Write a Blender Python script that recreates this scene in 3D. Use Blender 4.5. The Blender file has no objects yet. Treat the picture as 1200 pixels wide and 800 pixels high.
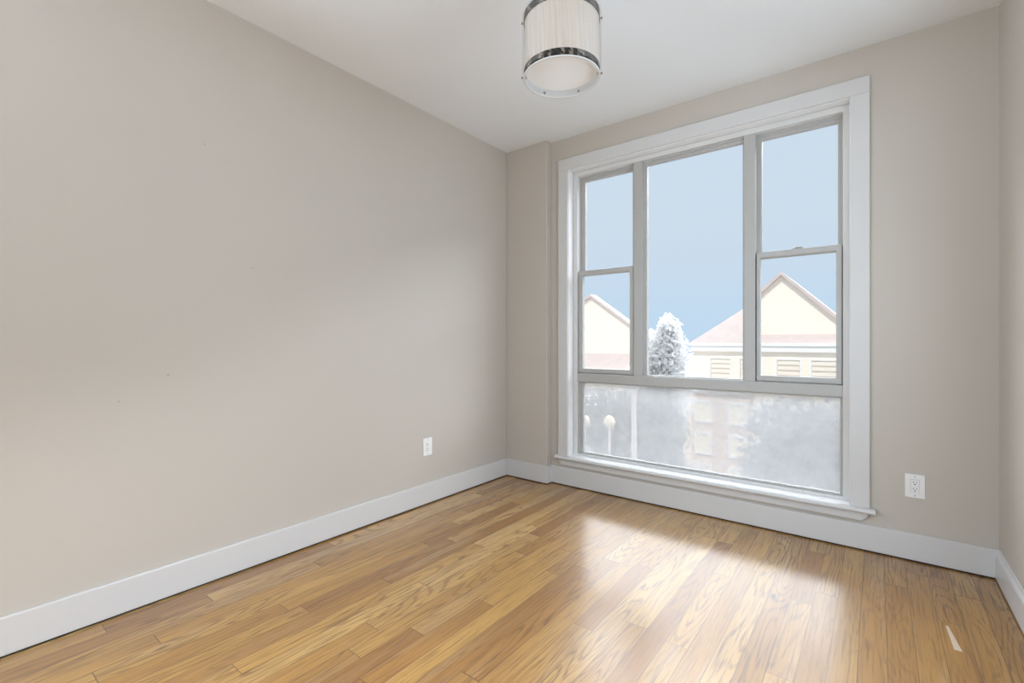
import bpy, bmesh, math, random
from mathutils import Vector, Matrix
PI = math.pi
SC = bpy.context.scene
COL = SC.collection

# ------------------------------------------------------------------ camera
CAM_H = 1.1357
YAW = math.atan(427 / 551)
cam_d = bpy.data.cameras.new('camera')
cam_d.sensor_width = 36.0
cam_d.lens = 36.0 * 551 / 1200
cam_d.clip_start = 0.02
cam_d.clip_end = 500
cam = bpy.data.objects.new('camera', cam_d)
cam.location = (0, 0, CAM_H)
cam.rotation_euler = (PI / 2, 0, YAW)
COL.objects.link(cam)
SC.camera = cam

# ------------------------------------------------------------------ exposure
SC.view_settings.view_transform = 'Standard'
SC.view_settings.look = 'None'
SC.view_settings.gamma = 1.0
SC.view_settings.use_curve_mapping = False
SC.view_settings.exposure = 0.0
SC.cycles.max_bounces = 12
SC.cycles.diffuse_bounces = 8
SC.cycles.transparent_max_bounces = 12
SC.cycles.use_denoising = True
SC.cycles.denoiser = 'OPENIMAGEDENOISE'
SC.cycles.denoising_input_passes = 'RGB_ALBEDO_NORMAL'
SC.cycles.denoising_prefilter = 'NONE'
SC.cycles.sample_clamp_indirect = 8.0

# ------------------------------------------------------------------ sky
SKY_LOW = (0.610, 0.725, 0.840)       # blue band above the roofs
SKY_HAZE = (0.54, 0.71, 0.88)
GLOW_C = (0.95, 1.0, 1.06)
GLOW_HIGH = 5.0
GLOW_GAIN = 25.0                      # bright sky band added above the window view
world = bpy.data.worlds.new('sky')
SC.world = world
world.use_nodes = True
wt = world.node_tree
for n in list(wt.nodes): wt.nodes.remove(n)
W = wt.nodes.new
def wmath(op, a, b=None, c=None, clamp=False):
    n = W('ShaderNodeMath'); n.operation = op; n.use_clamp = clamp
    for i, v in enumerate((a, b, c)):
        if v is None: continue
        if isinstance(v, (int, float)): n.inputs[i].default_value = v
        else: wt.links.new(v, n.inputs[i])
    return n.outputs[0]
tc = W('ShaderNodeTexCoord')
sep = W('ShaderNodeSeparateXYZ'); wt.links.new(tc.outputs['Generated'], sep.inputs[0])
def smooth(v, lo, hi):
    n = W('ShaderNodeMapRange'); n.interpolation_type = 'SMOOTHSTEP'
    wt.links.new(v, n.inputs[0]); n.inputs[1].default_value = lo; n.inputs[2].default_value = hi
    return n.outputs[0]
def mixc(f, a, b):
    n = W('ShaderNodeMix'); n.data_type = 'RGBA'
    wt.links.new(f, n.inputs[0])
    for v, k in ((a, 6), (b, 7)):
        if isinstance(v, tuple): n.inputs[k].default_value = (*v, 1)
        else: wt.links.new(v, n.inputs[k])
    return n.outputs[2]
base = mixc(smooth(sep.outputs[2], 0.0, 0.22), SKY_HAZE, SKY_LOW)
# an added bright band above the window view lights floor and room
glow_mask = wmath('MULTIPLY', wmath('MULTIPLY', smooth(sep.outputs[2], 0.362, 0.392), smooth(sep.outputs[2], 0.92, 0.75)), smooth(sep.outputs[1], 0.10, 0.40))
glow = mixc(smooth(sep.outputs[2], 0.43, 0.51), tuple(c * GLOW_GAIN for c in GLOW_C), tuple(c * GLOW_HIGH for c in GLOW_C))
rear = mixc(glow_mask, base, glow)
bgn = W('ShaderNodeBackground'); wt.links.new(rear, bgn.inputs[0])
out = W('ShaderNodeOutputWorld'); wt.links.new(bgn.outputs[0], out.inputs[0])

# ------------------------------------------------------------------ sun
sun_d = bpy.data.lights.new('sun', 'SUN'); sun_d.energy = 2.3; sun_d.angle = math.radians(1.0)
sun_d.color = (1.0, 0.95, 0.87)
sun = bpy.data.objects.new('sun', sun_d); COL.objects.link(sun)
sdir = Vector((0.0, 0.80, -1.05)).normalized()
sun.rotation_euler = sdir.to_track_quat('-Z', 'Y').to_euler()
sun.location = (-3, -8, 12)

# room dimensions
REAR_W, RIGHT_W, LEFT_W, REAR_C = 6.0, 33.0, 128.0, (0.86, 0.99, 1.13)
XL, XR, YF, YR, H = -2.49, 0.465, 3.20, -2.00, 2.74
YP, XP = 3.135, -2.078                       # pilaster in the far left corner
WX0, WX1, WZ0, WZ1 = -1.911, -0.118, 0.235, 2.478   # window opening
RX0, RX1, RZ0, RZ1 = -2.05, 0.05, 0.12, 2.45        # opening of the added rear window

def portal(name, x0, x1, z0, z1, y, facing):
    d = bpy.data.lights.new(name, 'AREA'); d.shape = 'RECTANGLE'; d.size = x1 - x0; d.size_y = z1 - z0
    d.cycles.is_portal = True
    o = bpy.data.objects.new(name, d); COL.objects.link(o)
    o.location = ((x0 + x1) / 2, y, (z0 + z1) / 2)
    o.rotation_euler = Vector((0, facing, 0)).to_track_quat('-Z', 'Z').to_euler()
portal('sky_portal_front', WX0, WX1, WZ0, WZ1, YF + 0.22, -1)
# added fill lamps, set in invented windows out of view (rear and side walls)
def window_fill(name, loc, w, h, facing, watts, col):
    dd = bpy.data.lights.new(name, 'AREA'); dd.shape = 'RECTANGLE'
    dd.size = w; dd.size_y = h; dd.energy = watts; dd.color = col
    do = bpy.data.objects.new(name, dd); COL.objects.link(do)
    do.location = loc
    do.rotation_euler = Vector(facing).to_track_quat('-Z', 'Z').to_euler()
SZ0, SZ1 = 0.40, 2.45
RY0, RY1 = 0.95, 2.42        # added window in the right wall, out of view, for fill
LY0, LY1 = -1.55, -0.10      # added window in the left wall, behind the camera, for fill
window_fill('rear_fill_light', ((RX0 + RX1) / 2, YR - 0.16, (RZ0 + RZ1) / 2), RX1 - RX0 - .1, RZ1 - RZ0 - .1, (0, 1, 0), REAR_W, REAR_C)
window_fill('right_fill_light', (XR + 0.16, (RY0 + RY1) / 2, (SZ0 + SZ1) / 2), RY1 - RY0 - .1, SZ1 - SZ0 - .1, (-1, 0, 0), RIGHT_W, REAR_C)
window_fill('left_fill_light', (XL - 0.16, (LY0 + LY1) / 2, (SZ0 + SZ1) / 2), LY1 - LY0 - .1, SZ1 - SZ0 - .1, (1, 0, 0), LEFT_W, REAR_C)

# ================================================================== materials
class NT:
    def __init__(s, name):
        s.m = bpy.data.materials.new(name); s.m.use_nodes = True
        s.t = s.m.node_tree
        s.b = s.t.nodes['Principled BSDF']; s.out = s.t.nodes['Material Output']
    def n(s, typ, **kw):
        nd = s.t.nodes.new(typ)
        for k, v in kw.items(): setattr(nd, k, v)
        return nd
    def set(s, inp, v):
        if isinstance(v, (int, float)): inp.default_value = v
        elif isinstance(v, tuple): inp.default_value = (*v, 1) if len(v) == 3 and inp.type == 'RGBA' else v
        else: s.t.links.new(v, inp)
    def math(s, op, a, b=None, c=None, clamp=False):
        nd = s.n('ShaderNodeMath', operation=op, use_clamp=clamp)
        for i, v in enumerate((a, b, c)):
            if v is not None: s.set(nd.inputs[i], v)
        return nd.outputs[0]
    def mix(s, f, a, b, blend='MIX'):
        nd = s.n('ShaderNodeMix', data_type='RGBA', blend_type=blend)
        s.set(nd.inputs[0], f); s.set(nd.inputs[6], a); s.set(nd.inputs[7], b)
        return nd.outputs[2]
    def rng(s, v, a, b, c=0.0, d=1.0, smooth=True):
        nd = s.n('ShaderNodeMapRange'); nd.interpolation_type = 'SMOOTHSTEP' if smooth else 'LINEAR'
        s.set(nd.inputs[0], v)
        for i, q in enumerate((a, b, c, d)): nd.inputs[i + 1].default_value = q
        return nd.outputs[0]
    def pos(s):
        return s.n('ShaderNodeNewGeometry').outputs['Position']
    def comb(s, x, y, z=0.0):
        nd = s.n('ShaderNodeCombineXYZ'); s.set(nd.inputs[0], x); s.set(nd.inputs[1], y); s.set(nd.inputs[2], z)
        return nd.outputs[0]
    def noise(s, vec, scale, detail=2.0, rough=0.5, dist=0.0, dim='3D', w=None):
        nd = s.n('ShaderNodeTexNoise', noise_dimensions=dim)
        s.set(nd.inputs['Vector'], vec)
        nd.inputs['Scale'].default_value = scale; nd.inputs['Detail'].default_value = detail
        nd.inputs['Roughness'].default_value = rough; nd.inputs['Distortion'].default_value = dist
        if w is not None: s.set(nd.inputs['W'], w)
        return nd.outputs['Fac']
    def white(s, vec):
        nd = s.n('ShaderNodeTexWhiteNoise', noise_dimensions='3D'); s.set(nd.inputs['Vector'], vec)
        return nd
    def bump(s, h, strength, dist):
        nd = s.n('ShaderNodeBump'); nd.inputs['Strength'].default_value = strength; nd.inputs['Distance'].default_value = dist
        s.set(nd.inputs['Height'], h); s.t.links.new(nd.outputs[0], s.b.inputs['Normal'])

def simple(name, col, rough=0.5, spec=0.5, metal=0.0, var=0.03, scale=8.0, bump=0.0):
    k = NT(name)
    nz = k.noise(k.pos(), scale, 3.0)
    lo = tuple(c * (1 - var) for c in col); hi = tuple(min(1, c * (1 + var)) for c in col)
    k.set(k.b.inputs['Base Color'], k.mix(nz, lo, hi))
    k.b.inputs['Roughness'].default_value = rough
    k.b.inputs['Specular IOR Level'].default_value = spec
    k.b.inputs['Metallic'].default_value = metal
    if bump: k.bump(k.noise(k.pos(), 220, 2.0), bump, 0.001)
    return k.m

def wall_mat():
    k = NT('greige_wall_paint')
    p = k.pos()
    nz = k.noise(p, 1.3, 2.0)
    c = k.mix(nz, (0.550, 0.507, 0.452), (0.568, 0.525, 0.470))
    # a few filled nail marks on the long wall
    for (y, z, r) in ((0.716, 0.986, 0.006), (1.074, 1.508, 0.005), (0.543, 0.886, 0.005), (0.86, 2.06, 0.005)):
        d = k.n('ShaderNodeVectorMath', operation='DISTANCE')
        k.set(d.inputs[0], p); d.inputs[1].default_value = (XL, y, z)
        c = k.mix(k.rng(d.outputs['Value'], r * 1.3, r * 0.4), c, (0.44, 0.40, 0.355))
    k.set(k.b.inputs['Base Color'], c)
    k.b.inputs['Roughness'].default_value = 0.55
    k.b.inputs['Specular IOR Level'].default_value = 0.3
    k.bump(k.noise(p, 260, 2.0), 0.08, 0.001)
    return k.m

def floor_mat():
    k = NT('honey_oak_floor')
    sp = k.n('ShaderNodeSeparateXYZ'); k.set(sp.inputs[0], k.pos())
    x, y = sp.outputs[0], sp.outputs[1]
    BW = 0.083
    u = k.math('DIVIDE', k.math('ADD', x, 10.0 + 0.012), BW)
    row = k.math('FLOOR', u)
    fu = k.math('FRACT', u)
    wr = k.white(k.comb(row, 3.7, 1.1))
    r1 = k.n('ShaderNodeSeparateColor'); k.set(r1.inputs[0], wr.outputs['Color'])
    blen = k.math('ADD', k.math('MULTIPLY', r1.outputs[0], 0.8), 0.8)
    v = k.math('DIVIDE', k.math('ADD', k.math('ADD', y, 20.0), k.math('MULTIPLY', r1.outputs[1], 3.0)), blen)
    # stretch every second joint so that board lengths differ inside a row
    v2 = k.math('ADD', v, k.math('MULTIPLY', k.math('SINE', k.math('MULTIPLY', v, 2.1)), 0.3))
    seg = k.math('FLOOR', v2); fv = k.math('FRACT', v2)
    bid = k.white(k.comb(row, seg, 9.3))
    bs = k.n('ShaderNodeSeparateColor'); k.set(bs.inputs[0], bid.outputs['Color'])
    b1, b2, b3 = bs.outputs[0], bs.outputs[1], bs.outputs[2]
    # board tone
    ramp = k.n('ShaderNodeValToRGB'); k.set(ramp.inputs[0], b1)
    cr = ramp.color_ramp
    stops = [(0.0, (0.300, 0.130, 0.022)), (0.2, (0.390, 0.190, 0.036)), (0.45, (0.450, 0.238, 0.050)),
             (0.7, (0.490, 0.270, 0.066)), (0.88, (0.540, 0.318, 0.092)), (1.0, (0.600, 0.390, 0.150))]
    cr.elements[0].position = 0; cr.elements[0].color = (*stops[0][1], 1)
    cr.elements[1].position = 1; cr.elements[1].color = (*stops[-1][1], 1)
    for q, c in stops[1:-1]:
        e = cr.elements.new(q); e.color = (*c, 1)
    col = ramp.outputs[0]
    off = k.math('MULTIPLY', b2, 37.0); off2 = k.math('MULTIPLY', b3, 23.0)
    xo = k.math('ADD', x, off); yo = k.math('ADD', y, off2)
    # broad tone changes along a board
    broad = k.noise(k.comb(k.math('MULTIPLY', xo, 5.0), k.math('MULTIPLY', yo, 1.3), 0.0), 1.0, 2.0)
    col = k.mix(k.rng(broad, 0.35, 0.72, 0.0, 0.55), col, (0.27, 0.122, 0.026))
    pale = k.noise(k.comb(k.math('MULTIPLY', xo, 9.0), k.math('MULTIPLY', yo, 0.9), 4.0), 1.0, 2.0)
    col = k.mix(k.rng(pale, 0.52, 0.75, 0.0, 0.5), col, (0.47, 0.31, 0.155))
    # cathedral figure: contour lines of a stretched noise
    fld = k.noise(k.comb(k.math('MULTIPLY', xo, 9.0), k.math('MULTIPLY', yo, 1.05), 2.0), 1.0, 1.0)
    ring = k.math('SINE', k.math('MULTIPLY', fld, 95.0))
    gmask = k.rng(b3, 0.15, 0.6, 0.25, 1.0)
    fine = k.noise(k.comb(k.math('MULTIPLY', xo, 130.0), k.math('MULTIPLY', yo, 5.0), 0.0), 1.0, 3.0, 0.65)
    ringf = k.math('MULTIPLY', k.math('MULTIPLY', k.rng(ring, 0.15, 1.0), gmask), k.rng(fine, 0.30, 0.60))
    col = k.mix(k.math('MULTIPLY', ringf, 0.66), col, (0.13, 0.055, 0.014))
    # fine pores
    col = k.mix(k.rng(fine, 0.48, 0.70, 0.0, 0.60), col, (0.15, 0.065, 0.018))
    fine2 = k.noise(k.comb(k.math('MULTIPLY', xo, 90.0), k.math('MULTIPLY', yo, 2.2), 5.0), 1.0, 3.0, 0.6)
    col = k.mix(k.rng(fine2, 0.50, 0.74, 0.0, 0.60), col, (0.17, 0.075, 0.020))
    # knots
    vor = k.n('ShaderNodeTexVoronoi'); k.set(vor.inputs['Vector'], k.comb(k.math('MULTIPLY', xo, 5.5), k.math('MULTIPLY', yo, 2.0), 0.0))
    vor.inputs['Scale'].default_value = 1.0
    kn = k.rng(vor.outputs['Distance'], 0.085, 0.015)
    kc = k.n('ShaderNodeSeparateColor'); k.set(kc.inputs[0], vor.outputs['Color'])
    kn = k.math('MULTIPLY', kn, k.rng(kc.outputs[0], 0.62, 0.70))
    col = k.mix(k.math('MULTIPLY', kn, 0.85), col, (0.085, 0.038, 0.016))
    # joints between boards
    du = k.math('MULTIPLY', k.math('MINIMUM', fu, k.math('SUBTRACT', 1.0, fu)), BW)
    dv = k.math('MULTIPLY', k.math('MINIMUM', fv, k.math('SUBTRACT', 1.0, fv)), 0.75)
    gap = k.math('MAXIMUM', k.math('MULTIPLY', k.rng(du, 0.0018, 0.0004), 0.80), k.math('MULTIPLY', k.rng(dv, 0.0020, 0.0005), 0.75))
    col = k.mix(gap, col, (0.10, 0.045, 0.018))
    # a pale wedge near the right-hand corner, a floor reflection painted in
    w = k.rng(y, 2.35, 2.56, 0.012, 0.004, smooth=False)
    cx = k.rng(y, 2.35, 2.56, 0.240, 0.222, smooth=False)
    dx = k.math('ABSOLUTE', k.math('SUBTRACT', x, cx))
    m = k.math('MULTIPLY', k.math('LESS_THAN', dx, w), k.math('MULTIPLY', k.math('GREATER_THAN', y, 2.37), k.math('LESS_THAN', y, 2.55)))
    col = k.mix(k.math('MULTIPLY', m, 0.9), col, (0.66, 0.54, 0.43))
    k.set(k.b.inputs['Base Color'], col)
    k.b.inputs['Roughness'].default_value = 0.47
    k.b.inputs['Specular IOR Level'].default_value = 0.5
    k.b.inputs['Coat Weight'].default_value = 0.9
    k.b.inputs['Coat Roughness'].default_value = 0.25
    k.b.inputs['Coat IOR'].default_value = 1.6
    h = k.math('SUBTRACT', k.math('MULTIPLY', fine, 0.25), k.math('ADD', k.math('MULTIPLY', gap, 1.0), k.math('MULTIPLY', ringf, 0.3)))
    h = k.math('ADD', h, k.math('MULTIPLY', b2, 0.2))
    k.bump(h, 0.12, 0.0008)
    return k.m

def glass_mat(name, haze=0.0, hazecol=(0.8, 0.8, 0.8), refl=0.05):
    k = NT(name)
    for nd in (k.b,): k.t.nodes.remove(nd)
    tr = k.n('ShaderNodeBsdfTransparent'); tr.inputs[0].default_value = (0.995, 0.998, 1.0, 1)
    gl = k.n('ShaderNodeBsdfGlossy'); gl.inputs['Roughness'].default_value = 0.02
    fr = k.n('ShaderNodeFresnel'); fr.inputs[0].default_value = 1.45
    a = k.n('ShaderNodeMixShader'); k.t.links.new(k.math('MULTIPLY', fr.outputs[0], refl), a.inputs[0])
    k.t.links.new(tr.outputs[0], a.inputs[1]); k.t.links.new(gl.outputs[0], a.inputs[2])
    res = a.outputs[0]
    if haze:
        tl = k.n('ShaderNodeBsdfTranslucent'); tl.inputs[0].default_value = (*hazecol, 1)
        df = k.n('ShaderNodeBsdfDiffuse'); df.inputs[0].default_value = (*hazecol, 1)
        c = k.n('ShaderNodeMixShader'); c.inputs[0].default_value = 0.5
        k.t.links.new(tl.outputs[0], c.inputs[1]); k.t.links.new(df.outputs[0], c.inputs[2])
        b = k.n('ShaderNodeMixShader')
        nz = k.noise(k.pos(), 9.0, 5.0, 0.6)
        k.t.links.new(k.rng(nz, 0.3, 0.7, haze * 0.85, haze * 1.1), b.inputs[0])
        k.t.links.new(res, b.inputs[1]); k.t.links.new(c.outputs[0], b.inputs[2]); res = b.outputs[0]
    k.t.links.new(res, k.out.inputs[0])
    return k.m

def zebra_mat():
    k = NT('dark_zebra_band')
    sp = k.n('ShaderNodeSeparateXYZ'); k.set(sp.inputs[0], k.n('ShaderNodeTexCoord').outputs['Object'])
    ang = k.math('ARCTAN2', sp.outputs[1], sp.outputs[0])
    wv = k.noise(k.comb(k.math('ADD', k.math('MULTIPLY', ang, 9.0), k.math('MULTIPLY', sp.outputs[2], 60.0)), k.math('MULTIPLY', sp.outputs[2], 14.0), 0.0), 1.2, 4.0, 0.6, 1.2)
    blk = k.noise(k.comb(k.math('MULTIPLY', ang, 3.0), 0.0, 0.0), 1.6, 0.0)
    f = k.math('MULTIPLY', k.rng(wv, 0.44, 0.58), k.rng(blk, 0.45, 0.60, 0.05, 1.0))
    k.set(k.b.inputs['Base Color'], k.mix(f, (0.012, 0.008, 0.006), (0.30, 0.26, 0.22)))
    k.b.inputs['Roughness'].default_value = 0.5
    k.b.inputs['Specular IOR Level'].default_value = 0.2
    return k.m

def shade_mat():
    k = NT('off_white_linen_shade')
    sp = k.n('ShaderNodeSeparateXYZ'); k.set(sp.inputs[0], k.n('ShaderNodeTexCoord').outputs['Object'])
    ang = k.math('ARCTAN2', sp.outputs[1], sp.outputs[0])
    st = k.noise(k.comb(k.math('ADD', k.math('MULTIPLY', ang, 16.0), k.math('MULTIPLY', sp.outputs[2], 5.0)), k.math('MULTIPLY', sp.outputs[2], 2.5), 0.0), 1.0, 4.0, 0.65, 0.6)
    c = k.mix(k.rng(st, 0.38, 0.66), (0.86, 0.79, 0.71), (0.77, 0.69, 0.61))
    k.set(k.b.inputs['Base Color'], c)
    k.b.inputs['Roughness'].default_value = 0.35
    tl = k.n('ShaderNodeBsdfTranslucent'); k.set(tl.inputs[0], c)
    m = k.n('ShaderNodeMixShader'); m.inputs[0].default_value = 0.3
    k.t.links.new(k.b.outputs[0], m.inputs[1]); k.t.links.new(tl.outputs[0], m.inputs[2])
    k.t.links.new(m.outputs[0], k.out.inputs[0])
    return k.m

def siding_mat(name, a, b, pitch=0.22):
    k = NT(name)
    sp = k.n('ShaderNodeSeparateXYZ'); k.set(sp.inputs[0], k.pos())
    f = k.math('FRACT', k.math('DIVIDE', sp.outputs[2], pitch))
    nz = k.noise(k.pos(), 0.8, 3.0)
    c = k.mix(nz, a, b)
    c = k.mix(k.math('MULTIPLY', k.rng(f, 0.10, 0.0), 0.16), c, tuple(q * 0.6 for q in b))
    k.set(k.b.inputs['Base Color'], c); k.b.inputs['Roughness'].default_value = 0.8
    return k.m

def brick_mat(name):
    k = NT(name)
    br = k.n('ShaderNodeTexBrick')
    sp = k.n('ShaderNodeSeparateXYZ'); k.set(sp.inputs[0], k.pos())
    k.set(br.inputs['Vector'], k.comb(sp.outputs[0], sp.outputs[2], 0.0))
    br.inputs['Scale'].default_value = 2.4
    br.inputs['Color1'].default_value = (0.66, 0.40, 0.30, 1); br.inputs['Color2'].default_value = (0.76, 0.52, 0.40, 1)
    br.inputs['Mortar'].default_value = (0.86, 0.78, 0.70, 1)
    k.set(k.b.inputs['Base Color'], br.outputs['Color']); k.b.inputs['Roughness'].default_value = 0.9
    return k.m

def leaf_mat(name, col):
    k = NT(name)
    c = k.mix(k.noise(k.pos(), 1.5, 3.0), tuple(q * .9 for q in col), col)
    k.set(k.b.inputs['Base Color'], c); k.b.inputs['Roughness'].default_value = 0.7
    tl = k.n('ShaderNodeBsdfTranslucent'); k.set(tl.inputs[0], c)
    m = k.n('ShaderNodeMixShader'); m.inputs[0].default_value = 0.62
    k.t.links.new(k.b.outputs[0], m.inputs[1]); k.t.links.new(tl.outputs[0], m.inputs[2]); k.t.links.new(m.outputs[0], k.out.inputs[0])
    return k.m

M = {
    'wall': wall_mat(),
    'ceiling': simple('white_ceiling_paint', (0.84, 0.865, 0.885), 0.7, 0.2, var=0.01, scale=2, bump=0.05),
    'trim': simple('white_trim_paint', (0.66, 0.655, 0.65), 0.32, 0.5, var=0.01, scale=4),
    'vinyl': simple('off_white_window_vinyl', (0.46, 0.455, 0.44), 0.35, 0.5, var=0.015, scale=6),
    'vinyl_lit': simple('window_vinyl_lit', (0.70, 0.70, 0.69), 0.35, 0.5, var=0.015, scale=6),  # lit copy of the window vinyl, brightness put into the colour
    'dark': simple('gap_shade', (0.02, 0.015, 0.012), 0.8),
    'plate': simple('white_outlet_plastic', (0.85, 0.85, 0.84), 0.3, 0.5, var=0.01, scale=40),
    'slot': simple('black_slot', (0.015, 0.015, 0.015), 0.5),
    'metal': simple('brushed_metal', (0.32, 0.31, 0.30), 0.35, 0.5, 1.0, var=0.1, scale=60),
    'floor': floor_mat(),
    'glass': glass_mat('clear_glass', 0.0, refl=0.0),
    'hazeglass': glass_mat('haze_glass', 0.45, (0.56, 0.56, 0.56), 0.0),  # haze over the outdoor view, painted into the pane
    'acrylic': glass_mat('clear_acrylic', 0.0, (0.9, 0.9, 0.88), 0.2),
    'band': zebra_mat(),
    'shade': shade_mat(),
    'diffuser': simple('frosted_diffuser', (0.86, 0.86, 0.85), 0.5, 0.4, var=0.02, scale=12),
    'cream': siding_mat('cream_siding', (0.93, 0.84, 0.73), (0.97, 0.88, 0.77)),
    'roof': simple('dusty_pink_shingles', (0.66, 0.57, 0.55), 0.9, 0.2, var=0.1, scale=3),
    'white': simple('white_exterior_paint', (0.92, 0.90, 0.87), 0.6, var=0.02),
    'brick': brick_mat('pale_pink_brick'),
    'shutter': simple('cream_louvre', (0.91, 0.83, 0.73), 0.7, var=0.03),
    'ground': simple('pale_paving', (0.30, 0.30, 0.30), 0.9, 0.2, var=0.15, scale=0.7),
    'leaf_grey': leaf_mat('grey_green_leaves', (0.36, 0.37, 0.38)),
    'trim_lit': simple('white_trim_paint_lit', (0.84, 0.84, 0.85), 0.25, 0.5, var=0.01, scale=4),  # same trim paint where more light falls, brightened in its colour
    'leaf': leaf_mat('pale_blossom_leaves', (0.93, 0.93, 0.93)),
    'bark': simple('grey_bark', (0.35, 0.31, 0.28), 0.9, 0.2, var=0.2, scale=14),
    'pole': simple('weathered_pale_pole', (0.80, 0.70, 0.64), 0.8, 0.2, var=0.1, scale=5),
    'grey': siding_mat('grey_stucco', (0.56, 0.57, 0.60), (0.62, 0.63, 0.66), 0.6),
    'collar': simple('grey_lamp_collar', (0.50, 0.50, 0.49), 0.4, var=0.05, scale=20),
    'lampglass': simple('cream_lantern_glass', (0.95, 0.80, 0.58), 0.3, var=0.02),
}

# ================================================================== mesh helpers
class MB:
    def __init__(s): s.bm = bmesh.new()
    def box(s, x0, x1, y0, y1, z0, z1):
        vs = [s.bm.verts.new((x, y, z)) for x in (x0, x1) for y in (y0, y1) for z in (z0, z1)]
        for f in ((0, 1, 3, 2), (4, 6, 7, 5), (0, 4, 5, 1), (2, 3, 7, 6), (0, 2, 6, 4), (1, 5, 7, 3)):
            s.bm.faces.new([vs[i] for i in f])
        return s
    def prism(s, pts, axis, a, b):
        """polygon pts (2D) extruded along axis from a to b; 2D coords are the other two axes in order"""
        def P(p, q):
            return {'x': (q, p[0], p[1]), 'y': (p[0], q, p[1]), 'z': (p[0], p[1], q)}[axis]
        A = [s.bm.verts.new(P(p, a)) for p in pts]; B = [s.bm.verts.new(P(p, b)) for p in pts]
        s.bm.faces.new(A); s.bm.faces.new(B[::-1])
        n = len(pts)
        for i in range(n): s.bm.faces.new([A[i], B[i], B[(i + 1) % n], A[(i + 1) % n]])
        return s
    def frame(s, x0, x1, z0, z1, wl, wr, wb, wt, y0, y1):
        """a flat rectangular ring in the XZ plane"""
        O = [(x0, z0), (x1, z0), (x1, z1), (x0, z1)]
        I = [(x0 + wl, z0 + wb), (x1 - wr, z0 + wb), (x1 - wr, z1 - wt), (x0 + wl, z1 - wt)]
        v = {}
        for nm, L in (('o', O), ('i', I)):
            for j, y in enumerate((y0, y1)):
                v[nm, j] = [s.bm.verts.new((p[0], y, p[1])) for p in L]
        for i in range(4):
            k = (i + 1) % 4
            s.bm.faces.new([v['o', 0][i], v['o', 0][k], v['i', 0][k], v['i', 0][i]])
            s.bm.faces.new([v['o', 1][i], v['i', 1][i], v['i', 1][k], v['o', 1][k]])
            s.bm.faces.new([v['o', 0][i], v['o', 1][i], v['o', 1][k], v['o', 0][k]])
            s.bm.faces.new([v['i', 0][i], v['i', 0][k], v['i', 1][k], v['i', 1][i]])
        return s
    def lathe(s, prof, n=96, closed=True):
        rings = []
        for r, z in prof:
            rings.append([s.bm.verts.new((r * math.cos(2 * PI * i / n), r * math.sin(2 * PI * i / n), z)) for i in range(n)])
        m = len(prof)
        for j in range(m if closed else m - 1):
            A, B = rings[j], rings[(j + 1) % m]
            for i in range(n): s.bm.faces.new([A[i], A[(i + 1) % n], B[(i + 1) % n], B[i]])
        return s
    def disc(s, r, z, n=96, thick=0.003):
        return s.lathe_solid([(r, z), (r, z + thick)], n)
    def lathe_solid(s, prof, n=48):
        rings = [[s.bm.verts.new((r * math.cos(2 * PI * i / n), r * math.sin(2 * PI * i / n), z)) for i in range(n)] for r, z in prof]
        for A, B in zip(rings, rings[1:]):
            for i in range(n): s.bm.faces.new([A[i], A[(i + 1) % n], B[(i + 1) % n], B[i]])
        s.bm.faces.new(rings[0][::-1]); s.bm.faces.new(rings[-1])
        return s
    def xf(s, mat):
        bmesh.ops.transform(s.bm, matrix=mat, verts=s.bm.verts); return s
    def build(s, name, mat, parent=None, bevel=0.0, smooth=False, loc=None):
        bmesh.ops.recalc_face_normals(s.bm, faces=s.bm.faces)
        me = bpy.data.meshes.new(name); s.bm.to_mesh(me); s.bm.free()
        me.materials.append(mat)
        o = bpy.data.objects.new(name, me); COL.objects.link(o)
        if loc: o.location = loc
        if parent: o.parent = parent
        if smooth:
            for p in me.polygons: p.use_smooth = True
        if bevel:
            md = o.modifiers.new('bevel', 'BEVEL'); md.width = bevel; md.segments = 2; md.limit_method = 'ANGLE'
        return o
def structure(o): o['kind'] = 'structure'; return o
def tag(o, label, cat, group=None):
    o['label'] = label; o['category'] = cat
    if group: o['group'] = group
    return o
def empty(name, loc=(0, 0, 0), rz=0):
    o = bpy.data.objects.new(name, None); o.empty_display_size = 0.1; COL.objects.link(o)
    o.location = loc; o.rotation_euler = (0, 0, rz); return o
def smooth_by_angle(o, deg=35):
    me = o.data
    bm = bmesh.new(); bm.from_mesh(me)
    for f in bm.faces: f.smooth = True
    for e in bm.edges:
        if len(e.link_faces) == 2 and e.calc_face_angle(0) > math.radians(deg): e.smooth = False
    bm.to_mesh(me); bm.free()

# ================================================================== room shell
T = 0.20
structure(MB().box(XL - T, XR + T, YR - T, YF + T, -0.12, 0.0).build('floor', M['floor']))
structure(MB().box(XL - T, XR + T, YR - T, YF + T, H, H + 0.15).build('ceiling', M['ceiling']))
def side_wall(name, x0, x1, SY0, SY1):
    w = MB().box(x0, x1, SY1, YF + T, 0, H).box(x0, x1, YR - T, SY0, 0, H).box(x0, x1, SY0, SY1, 0, SZ0).box(x0, x1, SY0, SY1, SZ1, H)
    structure(w.build(name, M['wall']))
side_wall('wall_left', XL - T, XL, LY0, LY1)
side_wall('wall_right', XR, XR + T, RY0, RY1)
# front wall with the window opening and the shallow chase in its left corner
fr = MB()
o_in = 0.018
fr.frame(XL, XR, 0, H, WX0 - o_in - XL, XR - WX1 - o_in, WZ0 - 0.03, H - WZ1 - o_in, YF, YF + T)
structure(fr.build('wall_front', M['wall']))
ch = structure(MB().box(XL, XP, YP, YF + 0.001, 0, H).build('wall_chase', M['wall'], bevel=0.006))
structure(MB().frame(XL, XR, 0, H, RX0 - XL, XR - RX1, RZ0, H - RZ1, YR - T, YR).build('wall_rear', M['wall']))

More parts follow.
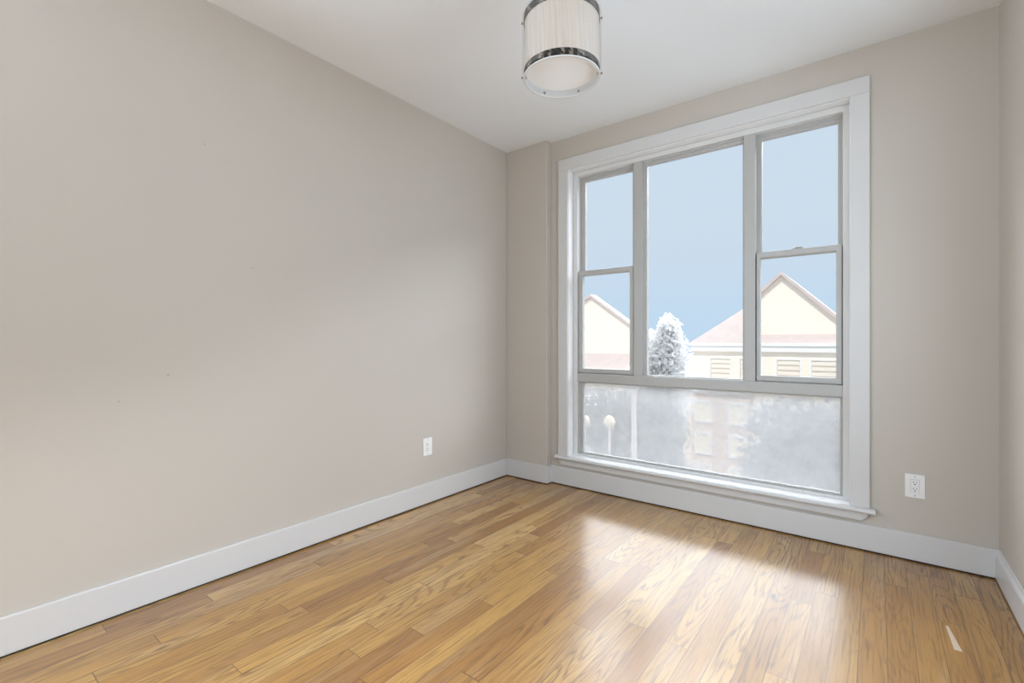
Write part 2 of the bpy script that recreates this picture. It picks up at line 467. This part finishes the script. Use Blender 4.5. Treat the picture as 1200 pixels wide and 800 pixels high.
# baseboards: flat board, eased top edge, small shadow gap over the floor
BT, BG, BH = 0.016, 0.007, 0.143
def board(name, x0, x1, y0, y1, h=BH, bevel=0.004):
    return structure(MB().box(x0, x1, y0, y1, BG, h).build(name, M['trim'], bevel=bevel))
board('baseboard_left', XL, XL + BT, YR, YP - BT, 0.146)
# chase + front run as one profile turned around the chase corner
bf = MB()
poly = [(XL, YP), (XL, YP - BT), (XP + BT, YP - BT), (XP + BT, YF - BT), (XR, YF - BT), (XR, YF), (XP, YF), (XP, YP)]
bf.prism(poly, 'z', BG, BH)
structure(bf.build('baseboard_front', M['trim'], bevel=0.004))
br = MB(); br.prism([(XR, BG), (XR - BT, BG), (XR - BT, 0.118), (XR - BT * 0.8, 0.126), (XR - BT * 0.45, 0.132), (XR - BT * 0.35, 0.145), (XR, 0.148)], 'y', YR, YF - BT)
structure(br.build('baseboard_right', M['trim'], bevel=0.001))
board('baseboard_rear', XL + BT, XR - BT, YR, YR + BT, 0.115)
# dark strips under each board: the gap's shadow painted as solid colour
structure(MB().box(XL, XL + BT * 0.6, YR, YF, 0.0, BG).build('gap_shade_1', M['dark']))
structure(MB().prism([(XL, YP), (XL, YP - BT * .6), (XP + BT * .6, YP - BT * .6), (XP + BT * .6, YF - BT * .6), (XR, YF - BT * .6), (XR, YF), (XP, YF), (XP, YP)], 'z', 0, BG).build('gap_shade_2', M['dark']))
structure(MB().box(XR - BT * 0.6, XR, YR, YF - BT, 0.0, BG).build('gap_shade_3', M['dark']))

# ================================================================== the big window
win = empty('window_1', ((WX0 + WX1) / 2, YF, WZ0)); structure(win)
def wpart(mb, name, mat, parent=None, bevel=0.0015):
    L = win.location
    mb.xf(Matrix.Translation(-L))
    o = mb.build(name, mat, parent or win, bevel=bevel)
    return o
def sub(mb, name, mat, parent, bevel=0.0015):
    return wpart(mb, name, mat, parent, bevel)
CT = 0.020
# casing boards (head runs over the legs)
wpart(MB().box(-2.001, WX0 - 0.004, YF - CT, YF, WZ0, 2.572 - 0.090), 'casing', M['trim'], bevel=0.003)
wpart(MB().box(WX1 + 0.004, -0.028, YF - CT, YF, WZ0, 2.572 - 0.090), 'casing', M['trim'], bevel=0.003)
wpart(MB().box(-2.001, -0.028, YF - CT, YF, 2.572 - 0.090, 2.572), 'casing', M['trim'], bevel=0.003)
# jamb liner
wpart(MB().frame(WX0 - 0.017, WX1 + 0.017, WZ0 - 0.017, WZ1 + 0.017, .017, .017, .017, .017, YF - 0.004, YF + T), 'jamb', M['trim_lit'], bevel=0.001)
# stool with a rounded nose and horns, apron with returned ends
st = MB()
prof = [(YF + 0.066, 0.208), (YF + 0.066, 0.237), (YF - 0.030, 0.235), (YF - 0.040, 0.232), (YF - 0.046, 0.225), (YF - 0.047, 0.218), (YF - 0.043, 0.211), (YF - 0.034, 0.208)]
st.prism([(YF, 0.208), (YF, 0.2355)] + prof[2:], 'x', -2.024, -0.002)
wpart(st, 'stool', M['trim'], bevel=0.002)
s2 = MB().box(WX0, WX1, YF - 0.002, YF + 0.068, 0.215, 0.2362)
wpart(s2, 'inner_sill', M['trim_lit'], bevel=0.0)
ap = MB().prism([(-1.994, 0.208), (-1.994, 0.188), (-1.972, 0.163), (-0.062, 0.163), (-0.036, 0.188), (-0.036, 0.208)], 'y', YF - 0.020, YF)
wpart(ap, 'apron', M['trim'], bevel=0.003)

# vinyl frame: outer ring, two mullions, transom (one look), stepped glazing stops
Y0 = YF + 0.062
FX0, FX1, FZ0, FZ1 = WX0 + 0.002, WX1 - 0.002, WZ0 + 0.001, WZ1 - 0.001
wpart(MB().frame(FX0, FX1, FZ0, FZ1, 0.036, 0.030, 0.016, 0.034, Y0, Y0 + 0.10), 'outer_frame', M['vinyl_lit'])
IX0, IX1, IZ0, IZ1 = FX0 + 0.036, FX1 - 0.030, FZ0 + 0.016, FZ1 - 0.034
TZ0, TZ1 = 0.820, 0.886
M1a, M1b, M2a, M2b = -1.402, -1.336, -0.664, -0.600
wpart(MB().box(IX0, IX1, Y0 - 0.003, Y0 + 0.10, TZ0, TZ1), 'transom', M['vinyl'], bevel=0.003)
wpart(MB().box(M1a, M1b, Y0 - 0.002, Y0 + 0.10, TZ1, IZ1), 'mullion', M['vinyl'], bevel=0.002)
wpart(MB().box(M2a, M2b, Y0 - 0.002, Y0 + 0.10, TZ1, IZ1), 'mullion', M['vinyl'], bevel=0.002)

def fixed(x0, x1, z0, z1, w, mat, name):
    """fixed light: stepped glazing bead and its pane"""
    f = MB().frame(x0, x1, z0, z1, w[0] * .4, w[1] * .4, w[2] * .4, w[3] * .4, Y0 + 0.012, Y0 + 0.06)
    f.frame(x0, x1, z0, z1, *w, Y0 + 0.022, Y0 + 0.055)
    fo = wpart(f, name, M['vinyl'], bevel=0.002)
    g = MB().box(x0 + w[0] - .004, x1 - w[1] + .004, Y0 + 0.034, Y0 + 0.040, z0 + w[2] - .004, z1 - w[3] + .004)
    p = sub(g, 'pane', mat, fo, 0)
    return fo
fixed(M1b, M2a, TZ1, IZ1, (0.026, 0.012, 0.008, 0.036), M['glass'], 'center_light')
fixed(IX0, IX1, IZ0, TZ0, (0.040, 0.014, 0.012, 0.010), M['hazeglass'], 'bottom_light')

def double_hung(x0, x1, wl, wr, lock=False):
    # tracks beside the sashes, seen as thin dark gaps
    wpart(MB().frame(x0, x1, TZ1, IZ1, 0.010, 0.010, 0.006, 0.016, Y0 + 0.046, Y0 + 0.052), 'track', M['vinyl'], bevel=0.001)
    # upper sash, outer track
    u0, u1 = 1.656, IZ1 - 0.004
    us = wpart(MB().frame(x0 + 0.003, x1 - 0.003, u0, u1, wl + .004, wr, 0.040, 0.034, Y0 + 0.052, Y0 + 0.082), 'upper_sash', M['vinyl'], bevel=0.003)
    sub(MB().box(x0 + wl, x1 - wr, Y0 + 0.064, Y0 + 0.069, u0 + 0.037, u1 - 0.031), 'pane', M['glass'], us, 0)
    # lower sash, inner track
    l0, l1 = TZ1 + 0.005, 1.693
    ls = wpart(MB().frame(x0 + 0.005, x1 - 0.005, l0, l1, wl, wr + .004, 0.034, 0.036, Y0 + 0.010, Y0 + 0.044), 'lower_sash', M['vinyl'], bevel=0.004)
    sub(MB().box(x0 + wl + .002, x1 - wr - .002, Y0 + 0.026, Y0 + 0.031, l0 + 0.031, l1 - 0.033), 'pane', M['glass'], ls, 0)
    if lock:
        xc = (x0 + x1) / 2 - 0.0
        k = MB().box(xc - 0.03, xc + 0.03, Y0 + 0.018, Y0 + 0.046, l1, l1 + 0.007)
        k.box(xc - 0.012, xc + 0.024, Y0 + 0.010, Y0 + 0.020, l1 + 0.005, l1 + 0.011)
        sub(k, 'sash_lock', M['vinyl'], ls, 0.002)
double_hung(IX0, M1a, 0.036, 0.028)
double_hung(M2b, IX1, 0.022, 0.024, True)

# ================================================================== rear window, added behind the camera for fill light
rw = empty('fill_window_2', ((RX0 + RX1) / 2, YR, RZ0)); structure(rw)
def rpart(mb, name, mat, parent=None, bevel=0.002):
    mb.xf(Matrix.Translation(-rw.location)); return mb.build(name, mat, parent or rw, bevel=bevel)
rf = rpart(MB().frame(RX0, RX1, RZ0, RZ1, .05, .05, .05, .05, YR - 0.12, YR - 0.04), 'outer_frame', M['vinyl'])
rm = rpart(MB().box(-1.03, -0.97, YR - 0.12, YR - 0.04, RZ0 + .05, RZ1 - .05), 'mullion', M['vinyl'])
rpart(MB().box(RX0 + .05, -1.03, YR - 0.085, YR - 0.08, RZ0 + .05, RZ1 - .05), 'pane', M['glass'], bevel=0)
rpart(MB().box(-0.97, RX1 - .05, YR - 0.085, YR - 0.08, RZ0 + .05, RZ1 - .05), 'pane', M['glass'], bevel=0)
for a in ((RX0 - .09, RX0, RZ0 - .0, RZ1), (RX1, RX1 + .09, RZ0, RZ1), (RX0 - .09, RX1 + .09, RZ1, RZ1 + .09)):
    rpart(MB().box(a[0], a[1], YR, YR + .02, a[2], a[3]), 'casing', M['trim'])

# added side windows out of view, openings for the fill lamps
for nm, xf_, sg, SY0, SY1 in (('fill_window_3', XR, 1, RY0, RY1), ('fill_window_4', XL, -1, LY0, LY1)):
    t = empty(nm, (xf_, (SY0 + SY1) / 2, SZ0)); structure(t)
    hw, hh = (SY1 - SY0) / 2, SZ1 - SZ0
    def spart(mb, name, mat, bevel=0.002):
        mb.xf(Matrix.Rotation(PI / 2 * -sg, 4, 'Z')); return mb.build(name, mat, t, bevel=bevel)
    spart(MB().frame(-hw, hw, 0, hh, .05, .05, .05, .05, .04, .12), 'outer_frame', M['vinyl'])
    spart(MB().box(-hw + .05, hw - .05, .04, .12, hh * .5 - .03, hh * .5 + .03), 'meeting_rail', M['vinyl'])
    spart(MB().box(-hw + .05, hw - .05, .078, .083, .05, hh * .5 - .03), 'pane', M['glass'], 0)
    spart(MB().box(-hw + .05, hw - .05, .078, .083, hh * .5 + .03, hh - .05), 'pane', M['glass'], 0)
    spart(MB().frame(-hw - .09, hw + .09, -.09, hh + .09, .09, .09, .09, .09, -.02, 0), 'casing', M['trim'])

# ================================================================== ceiling lamp
LX, LY, LZ, LR = -1.032, 1.667, 2.225, 0.1575
LH = 0.258
lamp = empty('pendant_lamp', (LX, LY, H))
tag(lamp, 'white drum pendant lamp with dark streaked bands, hanging from the ceiling', 'ceiling lamp')
zb = LZ - H   # bottom, local
zt = zb + LH
def lp(mb, name, mat, parent=lamp, bevel=0, smooth=False, z=0):
    return mb.build(name, mat, parent, bevel=bevel, loc=(0, 0, z))
s = lp(MB().lathe([(LR - .004, zb + .006), (LR - .004, zt - .004), (LR - .006, zt - .004), (LR - .006, zb + .006)], 128), 'lamp_shade', M['shade']); smooth_by_angle(s)
for z0 in (zb + 0.004, zt - 0.032):
    b = lp(MB().lathe([(LR - .0035, z0), (LR - .001, z0), (LR - .001, z0 + .029), (LR - .0035, z0 + .029)], 128), 'band', M['band']); smooth_by_angle(b); b['label'] = 'dark brown streaked band'
r = lp(MB().lathe([(LR - .007, zb - .001), (LR + .001, zb - .001), (LR + .001, zb + .004), (LR - .007, zb + .004)], 128), 'bottom_rim', M['trim']); smooth_by_angle(r)
r = lp(MB().lathe([(LR - .007, zt - .003), (LR + .001, zt - .003), (LR + .001, zt + .001), (LR - .007, zt + .001)], 128), 'top_rim', M['trim']); smooth_by_angle(r)
sl = lp(MB().lathe([(LR + .004, zb + .008), (LR + .0055, zb + .008), (LR + .0055, zt - .002), (LR + .004, zt - .002)], 128), 'outer_sleeve', M['acrylic']); smooth_by_angle(sl)
il = lp(MB().lathe([(LR - .008, zb + .002), (LR - .0065, zb + .002), (LR - .0065, zb + .03), (LR - .008, zb + .03)], 128), 'inner_collar', M['collar']); smooth_by_angle(il)
d = lp(MB().disc(LR - .008, zb + .030, 128), 'diffuser', M['diffuser'])
# screws round both bands, heads outside and nuts inside
vdir = math.atan2(LY, LX)       # azimuth pointing away from the camera
for zz in (zb + 0.013, zt - 0.018):
    for j in range(6):
        a = vdir + math.radians(30 + 60 * j)
        k = MB().lathe_solid([(.0032, -.009), (.0032, .006), (.0052, .006), (.0052, .0085), (.003, .0095)], 16)
        k.xf(Matrix.Translation((LR * math.cos(a), LR * math.sin(a), zz)) @ Matrix.Rotation(a, 4, 'Z') @ Matrix.Rotation(PI / 2, 4, 'Y'))
        lp(k, 'screw', M['metal'])
        k = MB().lathe_solid([(.0045, -.0125), (.0055, -.011), (.0055, -.0085), (.004, -.008)], 12)
        k.xf(Matrix.Translation((LR * math.cos(a), LR * math.sin(a), zz)) @ Matrix.Rotation(a, 4, 'Z') @ Matrix.Rotation(PI / 2, 4, 'Y'))
        lp(k, 'nut', M['metal'])
# seam of the diffuser, stem, spider and canopy
lp(MB().lathe_solid([(.006, zt - .02), (.006, -.03)], 24), 'stem', M['metal'])
lp(MB().lathe_solid([(.065, -.026), (.068, -.018), (.068, 0)], 64), 'canopy', M['metal'], bevel=.002)
sp_ = MB()
for j in range(3):
    a = j * 2 * PI / 3
    q = MB()
    sp_.bm.verts.ensure_lookup_table()
    n0 = len(sp_.bm.verts)
    sp_.box(0, LR - .006, -.004, .004, zt - .022, zt - .018)
    sp_.bm.verts.ensure_lookup_table()
    bmesh.ops.rotate(sp_.bm, cent=(0, 0, 0), matrix=Matrix.Rotation(a, 3, 'Z'), verts=sp_.bm.verts[n0:])
    q.bm.free()
lp(sp_, 'spider', M['metal'])

# ================================================================== outlets
def outlet(name, loc, rz, label):
    """local frame: plate lies in XZ, faces -Y"""
    t = empty(name, loc, rz); tag(t, label, 'electrical outlet')
    w, h = 0.040, 0.0605
    pl = MB().frame(-w, w, -h, h, w - .0175, w - .0175, h - .0345, h - .0345, -.006, 0)
    pl.build('cover_plate', M['plate'], t, bevel=.0022)
    rc = MB().box(-.0168, .0168, -.0075, -.001, -.0338, .0338).build('receptacle', M['plate'], t, bevel=.001)
    for zc in (.0165, -.0165):
        so = MB().box(-.014, .014, -.0083, -.0070, zc - .013, zc + .013).build('socket', M['plate'], rc, bevel=.0008)
        sl = MB().box(-.0075, -.0052, -.0086, -.0078, zc + .0005, zc + .0085)
        sl.box(.0052, .0075, -.0086, -.0078, zc + .0012, zc + .0078)
        g = MB().lathe_solid([(.0030, 0), (.0030, .0010)], 16)
        sl.build('slot', M['slot'], rc)
        g.xf(Matrix.Translation((0, -.0078, zc - .0065)) @ Matrix.Rotation(PI / 2, 4, 'X')).build('ground_hole', M['slot'], rc)
    for zc in (.049, -.049):
        k = MB().lathe_solid([(.0030, 0), (.0026, .0012)], 16)
        k.xf(Matrix.Translation((0, -.0058, zc)) @ Matrix.Rotation(PI / 2, 4, 'X')).build('screw', M['metal'], t)
    return t
outlet('wall_outlet', (0.1575, YF, 0.388), 0, 'white square-edged outlet plate on the wall right of the window')
outlet('wall_outlet', (XL, 2.243, 0.399), PI / 2, 'white outlet plate low on the long left wall')

# ================================================================== outside
GZ = -7.0
structure(MB().box(-90, 90, -60, 140, GZ - 0.3, GZ).build('ground', M['ground']))

def hipped_block(L, p, X0, X1, Yf, eave, D, hp):
    p(MB().box(X0, X1, Yf, Yf + D, GZ, eave), 'wall', M['cream'])
    p(MB().box(X0 - .15, X1 + .15, Yf - .22, Yf + D + .2, eave + .02, eave + .13), 'eave', M['white'])
    p(MB().box(X0 - .05, X1 + .05, Yf - .16, Yf, eave - .22, eave + .02), 'frieze', M['white'])
    r = MB(); b = r.bm
    e = eave + .13; x0, x1, y0, y1 = X0 - .12, X1 + .12, Yf - .22, Yf + D
    V = [b.verts.new(c) for c in ((x0, y0, e), (x1, y0, e), (x1, y1, e), (x0, y1, e),
                                  (x0 + 1.9, y0 + 1.6, e + hp), (x1 - 1.9, y0 + 1.6, e + hp), (x1 - 1.9, y1 - 1.6, e + hp), (x0 + 1.9, y1 - 1.6, e + hp))]
    for f in ((0, 1, 5, 4), (1, 2, 6, 5), (2, 3, 7, 6), (3, 0, 4, 7), (4, 5, 6, 7), (3, 2, 1, 0)): b.faces.new([V[i] for i in f])
    p(r, 'roof', M['roof'])
def house(name, label, X0, X1, Yf):
    t = empty(name, ((X0 + X1) / 2, Yf, GZ)); tag(t, label, 'house')
    L = t.location
    def p(mb, nm, mat, par=t, bevel=0):
        mb.xf(Matrix.Translation(-L)); return mb.build(nm, mat, par, bevel=bevel)
    return t, p
h1, p1 = house('house', 'cream house with a tall gable and pink hipped roof, seen in the right sash', -6.6, 3.0, 22.0)
hipped_block(h1, p1, -6.6, 3.0, 22.0, 0.93, 9.0, 0.62)
# the steep pink hip on the left, running up behind the gable
r = MB(); b = r.bm
V = [b.verts.new(c) for c in ((-6.72, 21.8, 1.06), (-4.1, 21.8, 1.06), (-4.1, 24.3, 3.25), (-4.1, 28.5, 3.25), (-4.1, 31, 1.06), (-6.72, 31, 1.06))]
for f in ((0, 1, 2), (0, 2, 3, 5), (3, 4, 5), (1, 4, 3, 2), (0, 5, 4, 1)): b.faces.new([V[i] for i in f])
p1(r, 'hip_roof', M['roof'])
p1(MB().prism([(-4.4, 1.0), (-0.2, 1.0), (-3.18, 3.93), (-4.4, 2.78)], 'y', 22.75, 30.0), 'gable_wall', M['cream'])
p1(MB().prism([(-0.0, 0.80), (-3.18, 3.93), (-4.55, 2.64), (-4.55, 2.80), (-3.18, 4.10), (0.0, 0.96)], 'y', 22.55, 30.2), 'gable_roof', M['roof'])
for wx in (-5.9, -4.7, -3.3, -2.1, -0.9):
    f = p1(MB().frame(wx, wx + .95, -0.95, 0.45, .07, .07, .07, .07, 21.93, 22.0), 'window', M['white'])
    sh = MB()
    for j in range(6): sh.box(wx + .08, wx + .87, 21.955, 21.985, -0.86 + j * .21, -0.86 + j * .21 + .15)
    p1(sh, 'shutter', M['shutter'], f)
p1(MB().box(-6.60, -4.20, 21.75, 22.0, GZ, -1.15), 'brick_bay', M['brick'])
p1(MB().box(-6.70, -4.10, 21.62, 22.0, -1.15, -1.0), 'brick_cornice', M['white'])
for wz in (-2.45, -3.85, -5.25):
    for wx in (-6.45, -5.05):
        f = p1(MB().frame(wx, wx + .75, wz, wz + 1.0, .09, .09, .10, .12, 21.66, 21.76), 'window', M['white'])
        p1(MB().box(wx + .09, wx + .66, 21.72, 21.74, wz + .10, wz + .88), 'pane', M['lampglass'], f)
        p1(MB().box(wx + .355, wx + .395, 21.69, 21.72, wz + .10, wz + .88), 'glazing_bar', M['white'], f)
p1(MB().prism([(21.75, -6.1), (20.9, -6.1), (20.9, -6.25), (21.75, -5.95)], 'x', -6.55, -4.25), 'porch_canopy', M['white'])
h2, p2 = house('house', 'cream house with a pink roof, its gable in the left sash', -19.5, -10.2, 23.0)
hipped_block(h2, p2, -19.5, -8.6, 23.0, -0.42, 9.0, 0.75)
p2(MB().prism([(-19.4, -0.6), (-8.5, -0.6), (-8.5, 0.45), (-13.08, 3.72), (-19.4, 0.35)], 'y', 24.4, 24.9), 'gable_wall', M['cream'])
p2(MB().prism([(-8.3, 0.30), (-13.08, 3.72), (-19.6, 0.24), (-19.6, 0.38), (-13.08, 3.86), (-8.3, 0.44)], 'y', 24.25, 25.0), 'gable_roof', M['roof'])

def tree(name, label, x, y, z0, crown, n, leaf, seed, group=None, mat='leaf'):
    """crown: list of (cx, cy, cz, rx, ry, rz) blobs"""
    rnd = random.Random(seed)
    t = empty(name, (x, y, GZ)); tag(t, label, 'tree', group)
    tk = MB()
    def limb(a, b, r0, r1):
        a, b = Vector(a), Vector(b); d = b - a
        k = MB().lathe_solid([(r0, 0), (r1, d.length)], 8)
        k.xf(Matrix.Translation(a) @ d.to_track_quat('Z', 'Y').to_matrix().to_4x4())
        me = bpy.data.meshes.new('tmp'); k.bm.to_mesh(me); k.bm.free(); tk.bm.from_mesh(me); bpy.data.meshes.remove(me)
    top = max(c[2] for c in crown)
    limb((0, 0, 0), (0.1, 0, top - GZ - 1.2), 0.20, 0.07)
    for c in crown:
        limb((0.05, 0, (c[2] - GZ) * 0.62), (c[0] - x, c[1] - y, c[2] - GZ), 0.07, 0.02)
    tk.build('trunk', M['bark'], t)
    verts, faces = [], []
    for i in range(n):
        c = crown[rnd.randrange(len(crown))]
        v = Vector((rnd.gauss(0, 1), rnd.gauss(0, 1), rnd.gauss(0, 1))).normalized() * (rnd.random() ** 0.45) * (1 + rnd.uniform(-.12, .16))
        P = Vector((c[0] - x + v.x * c[3], c[1] - y + v.y * c[4], c[2] - GZ + v.z * c[5]))
        nrm = Vector((rnd.gauss(0, 1), rnd.gauss(0, 1), rnd.gauss(0, 1) + .4)).normalized()
        a = nrm.orthogonal().normalized(); a.rotate(Matrix.Rotation(rnd.uniform(0, 6.28), 3, nrm)); b = nrm.cross(a)
        s_ = leaf * rnd.uniform(.6, 1.3); k = len(verts)
        verts += [P - a * s_, P + b * s_ * .45 + nrm * s_ * .1, P + a * s_, P - b * s_ * .45 + nrm * s_ * .1]
        faces.append((k, k + 1, k + 2, k + 3))
    me = bpy.data.meshes.new('foliage'); me.from_pydata([tuple(q) for q in verts], [], faces); me.materials.append(M[mat])
    o = bpy.data.objects.new('foliage', me); COL.objects.link(o); o.parent = t
    return t
tree('tree', 'pale silvery tree with a pointed top, beside the cream house in the centre pane', -5.7, 16.0, GZ,
     [(-5.62, 16, 1.25, .42, .5, .80), (-6.2, 16, 0.6, .65, .7, .9), (-5.5, 16, 0.5, .55, .6, 1.0), (-5.65, 16.2, -.7, .85, .8, 1.1), (-6.5, 16, -.6, .9, .8, 1.2), (-6.3, 16, -2.2, 1.2, 1, 1.3)],
     7000, .12, 3)
tree('tree', 'pale broad tree filling the right end of the bottom pane', -1.5, 12.5, GZ,
     [(-1.6, 12.5, -1.1, 1.0, .9, .95), (-0.6, 12.5, -1.2, 1.0, .9, 1.0), (-1.9, 12.5, -2.1, .75, .9, 1.0), (-0.8, 12.4, -2.5, 1.1, 1.0, 1.2), (0.2, 12.6, -1.6, 1.0, 1.0, 1.3)],
     8000, .10, 5, mat='leaf_grey')
tree('tree', 'pale low tree filling the left end of the bottom pane behind the pole', -6.4, 13.6, GZ,
     [(-6.9, 13.6, -1.3, 1.0, .9, .95), (-5.9, 13.6, -1.45, .9, .9, 1.0), (-5.0, 13.6, -1.6, .75, .9, 1.0), (-6.4, 13.6, -2.6, 1.3, 1.0, 1.1), (-5.1, 13.7, -2.9, .9, .9, 1.1)],
     8000, .10, 8, mat='leaf_grey')
# grey neighbouring block behind the trees, below the eaves
b3 = empty('grey_building', (-9.0, 17.4, GZ)); tag(b3, 'low flat-roofed grey building behind the trees left of the cream house', 'building')
MB().box(-2.4, 2.2, 0, 3.7, 0, 5.3).build('wall', M['grey'], b3)
MB().box(-2.55, 2.35, -.12, 3.8, 5.3, 5.5).build('roof', M['white'], b3)
# pole and street lanterns
up = empty('utility_pole', (-5.15, 12.0, GZ)); tag(up, 'tall thin pale pole left of centre in the bottom pane', 'pole')
MB().lathe_solid([(.085, 0), (.065, 7.7), (.06, 7.79)], 20).build('shaft', M['pole'], up, smooth=False)
MB().lathe_solid([(.07, 7.78), (.085, 7.80), (.02, 7.88)], 20).build('cap', M['pole'], up)
for (x, z, lab) in ((-5.97, -1.14, 'cream globe lantern on a post, the one nearer the pale pole'), (-6.76, -1.20, 'cream globe lantern on a post at the left edge of the bottom pane')):
    l = empty('street_lantern', (x, 12.2, GZ)); tag(l, lab, 'street lamp')
    MB().lathe_solid([(.05, 0), (.035, z - GZ - .16)], 16).build('post', M['pole'], l)
    g = MB().lathe_solid([(.06, z - GZ - .18), (.15, z - GZ - .08), (.17, z - GZ), (.13, z - GZ + .12), (.05, z - GZ + .18)], 24).build('globe', M['lampglass'], l); smooth_by_angle(g, 50)
